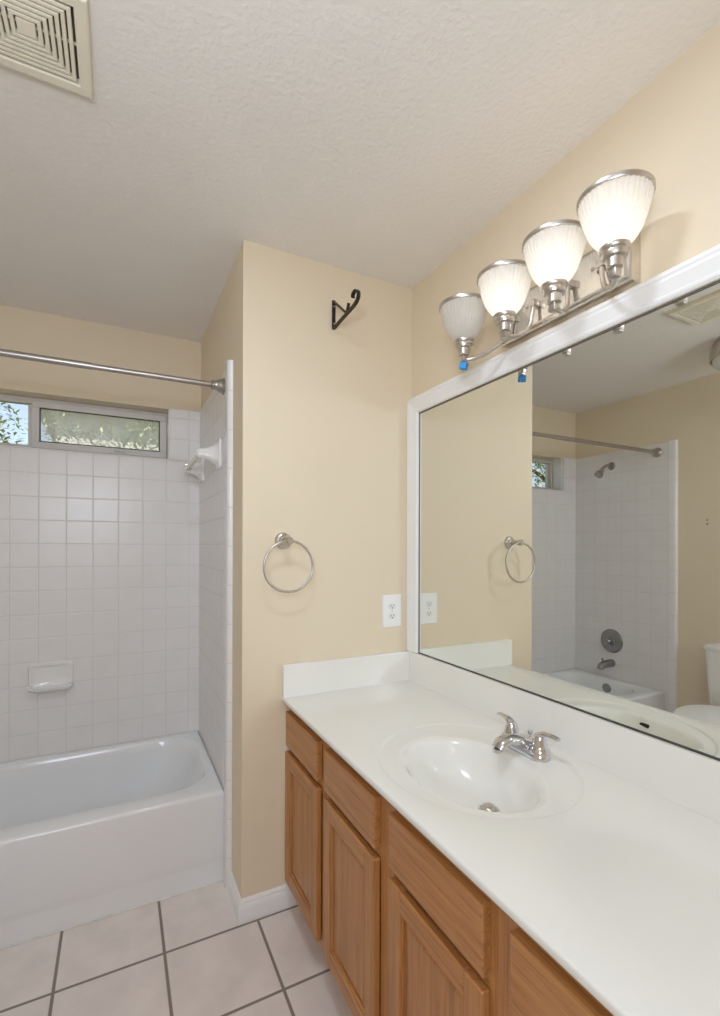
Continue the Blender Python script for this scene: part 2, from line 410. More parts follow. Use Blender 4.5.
# ---- baseboards
def baseboard(name, p0, p1, nrm, mitre0=0.0):
    prof = [(0, 0), (0.013, 0), (0.013, 0.050), (0.011, 0.060), (0.008, 0.066), (0.0075, 0.074), (0.003, 0.083), (0, 0.083)]
    p0 = Vector((*p0, 0)); p1 = Vector((*p1, 0)); nv = Vector((*nrm, 0)); dv = (p1 - p0).normalized()
    bm = bm_new()
    loft(bm, [[p + nv * a - dv * (a * m) + Vector((0, 0, h)) for a, h in prof] for p, m in ((p0, mitre0), (p1, 0.0))], True, True)
    return struct(name, bm, M_white)
baseboard('baseboard_end', (E, D), (0.622, D), (0, -1), 1.0)
baseboard('baseboard_side', (E, D), (E, 1.874), (-1, 0), 1.0)
baseboard('baseboard_left', (L, YB), (L, 1.874), (1, 0))

# ---- window_1 : two-lite aluminium slider in the niche
YW = B + 0.090
bm = bm_new(); fw = 0.030
xa, xb, za, zb = OX0 + 0.0075, OX1 - 0.0075, OZ0 + 0.001, OZ1 - 0.001
box(bm, (xa, YW, za), (xb, YW + 0.045, za + fw), 0.002); box(bm, (xa, YW, zb - fw), (xb, YW + 0.045, zb), 0.002)
box(bm, (xa, YW, za + fw), (xa + fw * .7, YW + 0.045, zb - fw), 0.002); box(bm, (xb - fw * .7, YW, za + fw), (xb, YW + 0.045, zb - fw), 0.002)
window = struct('window_1', bm, M_alu)
def sash(xl, xr, zl, zh, y, w, glass_m, gasket, nm):
    bm = bm_new()
    box(bm, (xl, y, zl), (xr, y + 0.018, zl + w), 0.0015); box(bm, (xl, y, zh - w), (xr, y + 0.018, zh), 0.0015)
    box(bm, (xl, y, zl + w), (xl + w, y + 0.018, zh - w), 0.0015); box(bm, (xr - w, y, zl + w), (xr, y + 0.018, zh - w), 0.0015)
    s = obj('window_sash', bm, M_alu, window)
    g = 0.005
    if gasket:
        bm = bm_new()
        a, b_, c, d = xl + w, xr - w, zl + w, zh - w
        box(bm, (a, y + 0.004, c), (b_, y + 0.014, c + g)); box(bm, (a, y + 0.004, d - g), (b_, y + 0.014, d))
        box(bm, (a, y + 0.004, c + g), (a + g, y + 0.014, d - g)); box(bm, (b_ - g, y + 0.004, c + g), (b_, y + 0.014, d - g))
        obj('gasket', bm, M_rubber, s)
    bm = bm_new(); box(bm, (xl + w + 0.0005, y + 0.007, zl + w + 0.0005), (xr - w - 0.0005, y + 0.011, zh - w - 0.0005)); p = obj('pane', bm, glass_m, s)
    return s
sash(xa + 0.022, -0.372, za + 0.012, zb - 0.008, YW + 0.022, 0.022, M_glass, False, 'l')
s2 = sash(-0.376, xb - 0.004, za + 0.018, zb - 0.015, YW - 0.004, 0.031, M_dusty_glare, True, 'r')
bm = bm_new(); box(bm, (-0.02, YW - 0.010, za + 0.030), (0.03, YW - 0.004, za + 0.040), 0.002)
for z in (1.885, 1.915, 1.945): box(bm, (-0.366, YW - 0.006, z), (-0.360, YW - 0.004, z + 0.006), 0.001)
obj('sash_latch', bm, M_alu, s2)

# ---- caulk strip between cabinet and wall
# ================================================================== BATHTUB
tx0, tx1, ty0, ty1 = L + 0.0205, E - 0.0108, T, B - 0.0205
tub = thing('bathtub', ((tx0 + tx1) / 2, (ty0 + ty1) / 2, 0), 'white built-in bathtub with a plain apron in the tiled alcove', 'bathtub')
bm = bm_new()
cx, cy, hx, hy = (tx0 + tx1) / 2, (ty0 + ty1) / 2, (tx1 - tx0) / 2, (ty1 - ty0) / 2
def ringz(pts, z): return [(x, y, z) for x, y in pts]
rings = []
O1 = lambda ins, r, front=0.0: rrect(cx, cy + front / 2, hx - ins, hy - ins - front / 2, max(r, 0.002))
rings.append(ringz(O1(0.0, 0.004, 0.007), 0.0))
rings.append(ringz(O1(0.0, 0.004, 0.007), 0.078))
rings.append(ringz(O1(0.0, 0.004, 0.006), 0.086))
rings.append(ringz(O1(0.0, 0.004, 0.002), 0.106)); rings.append(ringz(O1(0.0, 0.004, 0.001), 0.112))
rings.append(ringz(O1(0.0, 0.004), HT - 0.022))
for a in (0, 30, 60, 90):
    ca, sa = math.cos(math.radians(a)), math.sin(math.radians(a))
    rings.append(ringz(O1(0.014 * (1 - ca), 0.006), HT - 0.014 + 0.014 * sa))
# inner lip: front rim 8.5 cm, back rim 5.5 cm, ends 7.5 / 9 cm
ix0, ix1, iy0, iy1 = tx0 + 0.085, tx1 - 0.038, ty0 + 0.092, ty1 - 0.052
def inner(insx0, insx1, insy0, insy1, r, z):
    a0, a1, b0, b1 = ix0 + insx0, ix1 - insx1, iy0 + insy0, iy1 - insy1
    return ringz(rrect((a0 + a1) / 2, (b0 + b1) / 2, (a1 - a0) / 2, (b1 - b0) / 2, r), z)
rings.append(inner(-0.012, -0.012, -0.012, -0.012, 0.17, HT))
rings.append(inner(-0.004, -0.004, -0.004, -0.004, 0.165, HT - 0.003))
rings.append(inner(0.003, 0.005, 0.002, 0.002, 0.16, HT - 0.012))
rings.append(inner(0.010, 0.020, 0.010, 0.008, 0.155, HT - 0.05))
rings.append(inner(0.025, 0.075, 0.030, 0.024, 0.145, HT - 0.16))
rings.append(inner(0.045, 0.140, 0.050, 0.042, 0.135, HT - 0.25))
rings.append(inner(0.065, 0.190, 0.070, 0.062, 0.12, HT - 0.295))
rings.append(inner(0.110, 0.260, 0.110, 0.100, 0.09, HT - 0.315))
loft(bm, rings, False, True)
obj('tub_shell', bm, M_tub, tub, 35)
bm = bm_new(); lathe(bm, [(0.036, 0), (0.036, 0.003), (0.031, 0.008), (0.010, 0.009), (0.008, 0.012)], (ix0 + 0.012, 2.312, HT - 0.062), (1, 0, -0.10), 32)
obj('overflow_plate', bm, M_steel, tub, 40)
bm = bm_new(); lathe(bm, [(0.030, 0), (0.030, 0.003), (0.024, 0.004), (0.016, 0.001)], (ix0 + 0.20, 2.312, HT - 0.3148), (0, 0, 1), 32)
obj('tub_drain', bm, M_chrome, tub, 40)
bm = bm_new(); tube(bm, [(tx0 + 0.01, T + 0.0030, 0.003), (tx1, T + 0.0030, 0.003)], 0.0030, 10)
tag(obj('caulk_bead', bm, M_caulk, None, 60), 'thin white caulk bead along the foot of the bathtub apron', 'caulk')

# ================================================================== VANITY CABINET
XF, XB = 0.555, 0.575            # door fronts, face frame
VY0, VY1 = 0.190, D - 0.006
van = thing('vanity_cabinet', ((XF + W) / 2, (VY0 + VY1) / 2, 0), 'long oak vanity cabinet with drawer fronts above framed doors', 'cabinet')
bm = bm_new()
box(bm, (XB + 0.019, VY0, 0.085), (W - 0.001, VY1, 0.10)); box(bm, (XB + 0.019, VY0, 0.10), (W - 0.001, VY0 + 0.016, 0.770))
box(bm, (XB + 0.019, VY1 - 0.016, 0.10), (W - 0.001, VY1, 0.770)); box(bm, (W - 0.010, VY0 + 0.016, 0.10), (W - 0.001, VY1 - 0.016, 0.770))
obj('carcass', bm, M_oak_v, van)
stiles = [(VY1 - 0.03, VY1), (1.335, 1.385), (0.945, 1.012), (0.565, 0.632), (VY0, VY0 + 0.04)]
bm = bm_new()
for a, b_ in stiles: box(bm, (XB, a, 0.085), (XB + 0.019, b_, 0.7715), 0.0008, 1, 0)
for (a0, a1), (b0, b1) in zip(stiles[:-1], stiles[1:]):
    for z0, z1 in ((0.085, 0.125), (0.575, 0.625), (0.725, 0.7715)): box(bm, (XB + 0.0005, b1, z0), (XB + 0.0185, a0, z1), 0, 1, 1)
obj('face_frame', bm, [M_oak_v, M_oak_h], van)
bm = bm_new(); box(bm, (0.625, VY0, 0.0), (0.643, VY1, 0.085)); obj('toe_kick', bm, M_oak_h, van)

def frustum_panel(bm, y0, y1, z0, z1, x_edge, x_face, w, xb, mi):
    """a raised panel: flat field with a sloped border"""
    R = [[(xb, y0, z0), (xb, y1, z0), (xb, y1, z1), (xb, y0, z1)],
         [(x_edge, y0, z0), (x_edge, y1, z0), (x_edge, y1, z1), (x_edge, y0, z1)],
         [(x_face, y0 + w, z0 + w), (x_face, y1 - w, z0 + w), (x_face, y1 - w, z1 - w), (x_face, y0 + w, z1 - w)]]
    loft(bm, R, True, True, mi=mi)

def door(y0, y1, z0, z1):
    fw = 0.050; t = XB - XF - 0.0005
    bm = bm_new()
    def member(pl, mi):                                             # mitre-less frame members with a routed edge
        box(bm, *pl, 0.0035, 2, mi)
    xb = XF + t
    # frame with an ogee-like step: outer edge eased, inner edge stepped
    member(((XF, y0, z0), (xb, y0 + fw, z1)), 0); member(((XF, y1 - fw, z0), (xb, y1, z1)), 0)
    member(((XF + 0.0002, y0 + fw - 0.001, z0), (xb, y1 - fw + 0.001, z0 + fw)), 1); member(((XF + 0.0002, y0 + fw - 0.001, z1 - fw), (xb, y1 - fw + 0.001, z1)), 1)
    # inner bead
    g = 0.006
    a0, a1, c0, c1 = y0 + fw, y1 - fw, z0 + fw, z1 - fw
    box(bm, (XF + 0.005, a0, c0), (xb, a0 + g, c1), 0.002, 2, 0); box(bm, (XF + 0.005, a1 - g, c0), (xb, a1, c1), 0.002, 2, 0)
    box(bm, (XF + 0.005, a0 + g, c0), (xb, a1 - g, c0 + g), 0.002, 2, 1); box(bm, (XF + 0.005, a0 + g, c1 - g), (xb, a1 - g, c1), 0.002, 2, 1)
    d = obj('cabinet_door', bm, [M_oak_v, M_oak_h], van)
    bm = bm_new(); frustum_panel(bm, a0 + g, a1 - g, c0 + g, c1 - g, XF + 0.0125, XF + 0.0085, 0.014, xb - 0.002, 0)
    obj('door_panel', bm, M_oak_v, d)
def drawer(y0, y1, z0, z1):
    bm = bm_new(); w = 0.013; xb = XB - 0.0005
    R = []
    for x, ins in ((xb, 0), (XF + 0.004, 0), (XF + 0.0015, 0.0015), (XF + 0.0004, 0.006), (XF, 0.008)):
        R.append([(x, y0 + ins, z0 + ins * .8), (x, y1 - ins, z0 + ins * .8), (x, y1 - ins, z1 - ins * .8), (x, y0 + ins, z1 - ins * .8)])
    loft(bm, R, True, True)
    obj('drawer_front', bm, M_oak_h, van)
for y0, y1 in ((1.387, 1.699), (1.012, 1.331), (0.626, 0.944), (0.215, 0.565)):
    drawer(y0, y1, 0.612, 0.737); door(y0, y1 + (0.004 if y1 > 1.6 else 0.0), 0.108, 0.587)
bm = bm_new(); box(bm, (XF + 0.006, D - 0.0050, 0.0), (XB + 0.016, D - 0.0005, 0.7700), 0.0015)
o = struct('trim_7', bm, M_caulk)

# ================================================================== VANITY TOP
ZTOP = 0.789
top = thing('marble_countertop', (0.83, 0.95, ZTOP), 'cream cultured marble vanity top with moulded oval basin and backsplash', 'countertop')
tX0, tX1, tY0, tY1 = 0.5440, W - 0.0008, 0.182, D - 0.0008
ocx, ocy, oa, ob = 0.832, 0.972, 0.245, 0.272       # outer ring (x, y half-axes)
bcx, bcy, ba, bb = 0.800, 0.957, 0.152, 0.204       # basin
dcx, dcy, DEP = 0.856, 0.942, 0.121                # drain, depth
angs = [2 * PI * i / 144 for i in range(144)]
for X_, Y_ in ((tX0, tY0), (tX0, tY1), (tX1, tY0), (tX1, tY1)):
    angs.append(math.atan2(Y_ - ocy, X_ - ocx) % (2 * PI))
angs = sorted(set(round(a, 6) for a in angs))
def rect_ring(ins, z):
    x0, x1, y0, y1 = tX0 + ins, tX1 - 0.0, tY0 + ins, tY1
    out = []
    for a in angs:
        # ray against the full rectangle, then clamped inward, so that corners stay corners
        ca, sa = math.cos(a), math.sin(a)
        tx = ((tX1 if ca > 0 else tX0) - ocx) / ca if abs(ca) > 1e-9 else 1e9
        ty = ((tY1 if sa > 0 else tY0) - ocy) / sa if abs(sa) > 1e-9 else 1e9
        t = min(tx, ty); x, y = ocx + ca * t, ocy + sa * t
        out.append((min(max(x, x0), x1), min(max(y, y0), y1), z))
    return out
def ell(cx_, cy_, a_, b_, z):
    return [(cx_ + a_ * math.cos(t), cy_ + b_ * math.sin(t), z) for t in angs]
# ellipse points use the ray angle, too
def ell_ray(k, z):
    out = []
    for t in angs:
        r = 1 / math.sqrt((math.cos(t) / (oa * k)) ** 2 + (math.sin(t) / (ob * k)) ** 2)
        out.append((ocx + r * math.cos(t), ocy + r * math.sin(t), z))
    return out
def bowl(k, z, sh=0.0):
    out = []
    for t in angs:
        r = 1 / math.sqrt((math.cos(t) / (ba * k)) ** 2 + (math.sin(t) / (bb * k)) ** 2)
        out.append((bcx + (dcx - bcx) * sh + r * math.cos(t), bcy + (dcy - bcy) * sh + r * math.sin(t), z))
    return out
bm = bm_new()
R = [rect_ring(0.02, ZTOP - 0.0172), rect_ring(0.003, ZTOP - 0.0172), rect_ring(0.0008, ZTOP - 0.0155), rect_ring(0.0, ZTOP - 0.013), rect_ring(0.0, ZTOP - 0.006)]
for a in (30, 60, 90): R.append(rect_ring(0.006 * (1 - math.cos(math.radians(a))), ZTOP - 0.006 + 0.006 * math.sin(math.radians(a))))
R += [ell_ray(1.0, ZTOP), ell_ray(0.994, ZTOP - 0.0006), ell_ray(0.978, ZTOP - 0.0038), ell_ray(0.966, ZTOP - 0.0046)]
R += [bowl(1.13, ZTOP - 0.0052), bowl(1.06, ZTOP - 0.0065)]
loft(bm, R)
obj('counter_slab', bm, M_marble, top, 50)
bm = bm_new()
R = [bowl(1.06, ZTOP - 0.0065)]
for k, z, sh in ((1.02, .0085, 0), (.985, .0120, 0), (.955, .0175, 0), (.925, .027, .01), (.885, .040, .03), (.83, .056, .08), (.75, .072, .17), (.64, .088, .32), (.50, .102, .53), (.35, .112, .77), (.21, .118, .94), (.12, .120, 1.0)): R.append(bowl(k, ZTOP - z, sh))
loft(bm, R, False, True)
basin = obj('sink_basin', bm, M_marble, top, 80)
bm = bm_new(); lathe(bm, [(0.0265, 0), (0.0265, 0.003), (0.0225, 0.005), (0.021, 0.0035), (0.019, 0.0035), (0.0185, 0.009), (0.015, 0.0125), (0.005, 0.014)], (dcx, dcy, ZTOP - DEP + 0.0005), (0, 0, 1), 36)
obj('sink_drain', bm, M_nickel, basin, 40)
bm = bm_new()
prism(bm, [(bcy + 0.02 + x, ZTOP - 0.031 + y) for x, y in rrect(0, 0, 0.016, 0.006, 0.0058, 6, 2)], bcx - 0.1400, bcx - 0.1345, 'X')
obj('overflow_slot', bm, M_slot, basin)
bm = bm_new(); prism(bm, [(W - 0.0008, ZTOP + 0.0003), (W - 0.0235, ZTOP + 0.0003), (W - 0.0205, ZTOP + 0.004), (W - 0.0200, ZTOP + 0.115), (W - 0.0185, ZTOP + 0.1185), (W - 0.016, ZTOP + 0.119), (W - 0.0008, ZTOP + 0.119)], tY0, D - 0.0008, 'Y')
obj('backsplash', bm, M_marble, top, 40)
bm = bm_new(); prism(bm, [(D - 0.0008, ZTOP + 0.0003), (D - 0.0235, ZTOP + 0.0003), (D - 0.0205, ZTOP + 0.004), (D - 0.0200, ZTOP + 0.115), (D - 0.0185, ZTOP + 0.1185), (D - 0.016, ZTOP + 0.119), (D - 0.0008, ZTOP + 0.119)], 0.5455, W - 0.0205, 'X')
obj('side_splash', bm, M_marble, top, 40)

# ================================================================== FAUCET
FX, FY, FZ = 1.008, 0.966, ZTOP - 0.0055
fau = thing('basin_faucet', (FX, FY, FZ), 'chrome two-handle faucet standing behind the oval basin', 'faucet')
bm = bm_new()
R = []
for z, k in ((0, 1.0), (0.005, 1.0), (0.012, 0.95), (0.018, 0.84), (0.021, 0.70)):
    R.append([(FX + x, FY + y, FZ + z) for x, y in rrect(0, 0, 0.028 * k, 0.051 + 0.028 * k, 0.0278 * k, 10, 4)])
loft(bm, R, True, True)
obj('faucet_base', bm, M_chrome, fau, 50)
bm = bm_new()
tube(bm, [(FX + 0.014, FY, FZ + 0.012), (FX + 0.000, FY, FZ + 0.026), (FX - 0.026, FY, FZ + 0.036), (FX - 0.060, FY, FZ + 0.043), (FX - 0.086, FY, FZ + 0.040), (FX - 0.102, FY, FZ + 0.026)],
     [0.026, 0.026, 0.023, 0.019, 0.0175, 0.0145], 24, 6, up=(0, 1, 0), flat=(1.25, 0.72))
lathe(bm, [(0.0115, 0), (0.012, 0.006), (0.0115, 0.009), (0.009, 0.010)], (FX - 0.101, FY, FZ + 0.025), (-0.15, 0, -1), 24)
obj('spout', bm, M_chrome, fau, 50)
for sg in (1, -1):
    hy_ = FY + sg * 0.051
    bm = bm_new()
    lathe(bm, [(0.0275, 0.016), (0.0270, 0.026), (0.0225, 0.030), (0.0205, 0.036), (0.0180, 0.050), (0.0155, 0.060), (0.0115, 0.066), (0.0045, 0.0685)], (FX, hy_, FZ), (0, 0, 1), 32)
    tube(bm, [(FX, hy_ - sg * 0.004, FZ + 0.058), (FX, hy_ + sg * 0.010, FZ + 0.068), (FX + 0.002, hy_ + sg * 0.028, FZ + 0.071), (FX + 0.004, hy_ + sg * 0.046, FZ + 0.071), (FX + 0.005, hy_ + sg * 0.058, FZ + 0.069)],
         [0.0115, 0.0098, 0.0074, 0.0070, 0.0062], 16, 5, up=(1, 0, 0), flat=(1.35, 0.75))
    obj('faucet_handle', bm, M_chrome, fau, 50)
bm = bm_new(); lathe(bm, [(0.0025, 0.012), (0.0025, 0.040), (0.006, 0.045), (0.0075, 0.052), (0.0065, 0.0545)], (FX + 0.020, FY, FZ), (0, 0, 1), 20)
obj('lift_rod', bm, M_chrome, fau, 50)

# ================================================================== MIRROR
MY1, MY0 = D - 0.0008, 0.19
MZ0, MZ1 = 0.909, 1.972
MW = 0.066
mir = thing('wall_mirror', (W, (MY0 + MY1) / 2, MZ0), 'large wall mirror in white moulding standing on the backsplash', 'mirror')
bm = bm_new(); box(bm, (W - 0.0050, MY0 + 0.01, MZ0 + 0.002), (W - 0.0008, MY1 - 0.02, MZ1 - 0.02)); obj('mirror_glass', bm, M_mirror, mir)
# moulding profile: (distance in from the outer edge, distance from the wall)
mprof = [(0, 0.0008), (0, 0.022), (0.003, 0.026), (0.012, 0.027), (0.016, 0.0245), (0.020, 0.0245), (0.024, 0.027), (0.044, 0.0215), (0.052, 0.0195), (0.056, 0.0205), (0.061, 0.0190), (MW, 0.0145), (MW, 0.0056)]
bm = bm_new()
loft(bm, [[(W - h, MY1 - a, z0 if z0 < 1 else MZ1 - a) for a, h in mprof] for z0 in (MZ0 + 0.001, MZ1)] +
         [[(W - h, MY0 + a, MZ1 - a) for a, h in mprof], [(W - h, MY0 + a, MZ0 + 0.001) for a, h in mprof]], True, True)
obj('mirror_frame', bm, M_white, mir)
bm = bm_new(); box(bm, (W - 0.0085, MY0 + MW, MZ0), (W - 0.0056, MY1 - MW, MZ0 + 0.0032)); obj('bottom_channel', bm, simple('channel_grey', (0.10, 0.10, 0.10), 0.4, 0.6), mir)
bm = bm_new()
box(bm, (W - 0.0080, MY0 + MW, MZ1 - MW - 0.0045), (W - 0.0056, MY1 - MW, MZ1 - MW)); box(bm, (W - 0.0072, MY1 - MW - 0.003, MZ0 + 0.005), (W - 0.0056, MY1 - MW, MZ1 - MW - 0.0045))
obj('edge_shadow_strip', bm, simple('edge_shadow_brown', (0.16, 0.14, 0.11), 0.5), mir)  # dark strips colour in the shadow gap along the glass edge

# ================================================================== VANITY LIGHT
LX = 0.985
LZ = (0.005, 0.002, 0.0, -0.004)
LY = (0.687, 0.852, 1.025, 1.206); BY = (0.775, 0.872, 0.990, 1.085)
PZ0, PZ1, PY0, PY1 = 1.986, 2.114, 0.712, 1.138
vl = thing('vanity_light', (W, 0.92, 2.05), 'brushed nickel four-shade bar light on the wall above the mirror', 'light fixture')
bm = bm_new()
R = []
for d_, ins in ((0.0008, 0), (0.034, 0), (0.038, 0.003), (0.039, 0.010), (0.043, 0.013)):
    R.append([(W - d_, PY0 + ins, PZ0 + ins), (W - d_, PY1 - ins, PZ0 + ins), (W - d_, PY1 - ins, PZ1 - ins), (W - d_, PY0 + ins, PZ1 - ins)])
loft(bm, R, True, True)
obj('back_plate', bm, M_plate, vl)
for i, (ly, by) in enumerate(zip(LY, BY)):
    lit = i < 3; dz = LZ[i]
    bm = bm_new()
    px = W - 0.043
    box(bm, (px - 0.022, by - 0.009, 2.041), (px, by + 0.009, 2.059), 0.0015)
    dy = ly - by
    tube(bm, [(px - 0.013, by, 2.048), (px - 0.016, by + dy * 0.05, 2.018), (px - 0.022, by + dy * 0.18, 1.984), (px - 0.042, by + dy * 0.50, 1.962), (px - 0.066, by + dy * 0.84, 1.955 + dz), (LX, ly, 1.956 + dz)], 0.0062, 14, 6)
    box(bm, (LX - 0.010, ly - 0.010, 1.946 + dz), (LX + 0.010, ly + 0.010, 1.968 + dz), 0.0015)
    lathe(bm, [(0.0022, 0), (0.0022, 0.012), (0.005, 0.014), (0.005, 0.019), (0.002, 0.021)], (px - 0.012, by + 0.009, 2.050), (0, 1, 0), 12)
    obj('lamp_arm', bm, M_nickel, vl, 45)
    bm = bm_new()
    lathe(bm, [(0.014, 1.966), (0.0175, 1.968), (0.0185, 1.988), (0.0255, 1.990), (0.0275, 1.996), (0.0275, 2.001), (0.0305, 2.003), (0.0325, 2.008), (0.0325, 2.013), (0.0290, 2.015), (0.012, 2.0155)], (LX, ly, dz), (0, 0, 1), 36)
    obj('lamp_socket', bm, M_nickel, vl, 40)
    out_p = [(0.0275, 2.0158), (0.036, 2.022), (0.046, 2.034), (0.055, 2.050), (0.0625, 2.070), (0.0695, 2.094), (0.0745, 2.117)]
    in_p = [(r - 0.0028, z + 0.0008) for r, z in out_p][::-1]
    bm = bm_new(); lathe(bm, out_p + in_p, (LX, ly, dz), (0, 0, 1), 240, False, False, (40, 0.016))
    # close the foot
    shade = obj('lamp_shade', bm, M_shade, vl, 80)
    bm = bm_new()
    lathe(bm, [(0.0735, 2.1172), (0.0770, 2.1172), (0.0782, 2.119), (0.0782, 2.127), (0.0765, 2.129), (0.0725, 2.129), (0.0715, 2.1265), (0.0735, 2.1172)], (LX, ly, dz), (0, 0, 1), 64, False, False)
    obj('shade_rim', bm, M_nickel, shade, 40)
    bm = bm_new()
    prof = [(0.0120, 2.0157), (0.0125, 2.052)]
    for k in range(0, 13):
        a = -1.05 + (PI / 2 + 1.05) * k / 12
        prof.append((max(0.021 * math.cos(a), 0.001), 2.078 + 0.021 * math.sin(a)))
    lathe(bm, prof, (LX, ly, dz), (0, 0, 1), 24)
    obj('light_bulb', bm, M_bulb if lit else M_bulb_off, vl, 60)
bm = bm_new(); box(bm, (-0.0115, -0.0115, -0.011), (0.0115, 0.0115, 0.011), 0.003)
bmesh.ops.rotate(bm, verts=bm.verts, matrix=Matrix.Rotation(0.5, 3, 'Z') @ Matrix.Rotation(0.25, 3, 'X'))
bmesh.ops.translate(bm, verts=bm.verts, vec=(LX, LY[3], 1.930))
t_ = obj('masking_tape', bm, M_tape, vl); t_['label'] = 'bright blue tape under the unlit lamp'

# ================================================================== END WALL FITTINGS
# towel ring
rx, rz = 0.547, 1.371
tr = thing('towel_ring', (rx, D, rz), 'brushed nickel towel ring on the beige end wall', 'towel ring')
bm = bm_new(); lathe(bm, [(0.031, 0.0005), (0.031, 0.005), (0.028, 0.010), (0.021, 0.013), (0.0185, 0.018), (0.012, 0.022), (0.0105, 0.063), (0.0135, 0.067), (0.0135, 0.081), (0.010, 0.085)], (rx, D, rz), (0, -1, 0), 36)
obj('ring_post', bm, M_nickel, tr, 40)
bm = bm_new(); rr = 0.0915; cz_ = rz - 0.002 - rr
tube(bm, [(rx + rr * math.sin(2 * PI * i / 72), D - 0.074, cz_ + rr * math.cos(2 * PI * i / 72)) for i in range(72)], 0.0048, 12, closed=True)
obj('ring', bm, M_nickel, tr, 60)

# outlet
ox, oz = 1.0195, 1.081
ou = thing('wall_outlet', (ox, D, oz), 'white duplex outlet on the end wall beside the mirror frame', 'outlet')
bm = bm_new()
loft(bm, [[(ox + x, D - d_, oz + z) for x, z in rrect(0, 0, 0.0455 - i_, 0.0675 - i_, 0.003, 3, 2)] for d_, i_ in ((0.0005, 0), (0.003, 0), (0.006, 0.004))], True, True)
obj('cover_plate', bm, M_plastic, ou)
for s in (1, -1):
    bm = bm_new(); zc_ = oz + s * 0.0205
    pts = [(ox + 0.0172 * math.cos(a) , zc_ + max(-0.0125, min(0.0125, 0.0172 * math.sin(a)))) for a in [2 * PI * k / 40 for k in range(40)]]
    prism(bm, pts, D - 0.0085, D - 0.0061, 'Y')
    rc = obj('receptacle', bm, simple('outlet_face', (0.80, 0.80, 0.79), 0.35) if s > 0 else bpy.data.materials['outlet_face'], ou)
    bm = bm_new()
    box(bm, (ox - 0.0075, D - 0.0092, zc_ - 0.002), (ox - 0.0055, D - 0.0086, zc_ + 0.006)); box(bm, (ox + 0.0055, D - 0.0092, zc_ - 0.001), (ox + 0.0075, D - 0.0092 + 0.0006, zc_ + 0.006))
    lathe(bm, [(0.0026, 0.0086), (0.0026, 0.0092)], (ox, D, zc_ - 0.007), (0, -1, 0), 12)
    obj('plug_slots', bm, M_slot, rc)
bm = bm_new(); lathe(bm, [(0.0032, 0.0061), (0.0032, 0.007), (0.002, 0.0078)], (ox, D, oz), (0, -1, 0), 14); obj('plate_screw', bm, M_nickel, ou, 40)

# iron plant hook, in the plane x = HX
HX = 0.750
hk = thing('hanging_bracket', (HX, D, 2.20), 'dark iron plant bracket with curled hook high on the end wall', 'bracket')
def strap(pts, w, t, sm):
    bm = bm_new(); P_ = smooth_path([(HX, y, z) for y, z in pts], sm) if sm else [Vector((HX, y, z)) for y, z in pts]
    R = []
    for i, p in enumerate(P_):
        d = (P_[min(i + 1, len(P_) - 1)] - P_[max(i - 1, 0)]).normalized(); nn = Vector((0, -d.z, d.y)); u = Vector((1, 0, 0))
        R.append([p + u * w + nn * t, p - u * w + nn * t, p - u * w - nn * t, p + u * w - nn * t])
    loft(bm, R, True, True); return bm
bm = strap([(D - 0.004, 2.314), (D - 0.004, 2.202)], 0.0065, 0.003, 0); obj('back_strap', bm, M_iron, hk)
bm = strap([(D - 0.007, 2.309), (1.60, 2.222)], 0.0055, 0.0025, 0); obj('brace', bm, M_iron, hk)
bm = strap([(D - 0.007, 2.204), (1.64, 2.208), (1.575, 2.211), (1.525, 2.214), (1.496, 2.224), (1.491, 2.243), (1.505, 2.258), (1.524, 2.262), (1.537, 2.254), (1.534, 2.246)], 0.0065, 0.003, 5); obj('hook_arm', bm, M_iron, hk, 40)
bm = strap([(1.590, 2.212), (1.578, 2.225), (1.572, 2.243)], 0.0055, 0.0022, 3); obj('hook_barb', bm, M_iron, hk, 40)
bm = bm_new()
bm.free()
for z in (2.290, 2.222):
    bm = bm_new(); lathe(bm, [(0.004, 0.0072), (0.0035, 0.0095), (0.001, 0.010)], (HX, D, z), (0, -1, 0), 12); obj('screw', bm, M_nickel, hk, 40)

# ================================================================== SHOWER ALCOVE FITTINGS
# curtain rod
RY, RZ = 2.005, 2.010
rod = thing('shower_curtain_rod', ((L + E) / 2, RY, RZ), 'brushed nickel shower curtain rod spanning the tub alcove', 'rod')
bm = bm_new(); tube(bm, [(L + TT + 0.01, RY, RZ), (-0.090, RY, RZ)], 0.0128, 24); obj('outer_tube', bm, M_rod, rod, 40)
bm = bm_new(); tube(bm, [(-0.092, RY, RZ), (E - TR - 0.01, RY, RZ)], 0.0108, 24); obj('inner_tube', bm, M_rod, rod, 40)
for x, s in ((E - TR, -1), (L + TT, 1)):
    bm = bm_new(); lathe(bm, [(0.034, 0.0004), (0.034, 0.004), (0.029, 0.008), (0.026, 0.018), (0.021, 0.028), (0.0175, 0.036), (0.0185, 0.040), (0.0185, 0.050), (0.0125, 0.052)], (x, RY, RZ), (s, 0, 0), 32)
    obj('rod_flange', bm, M_rod, rod, 40)

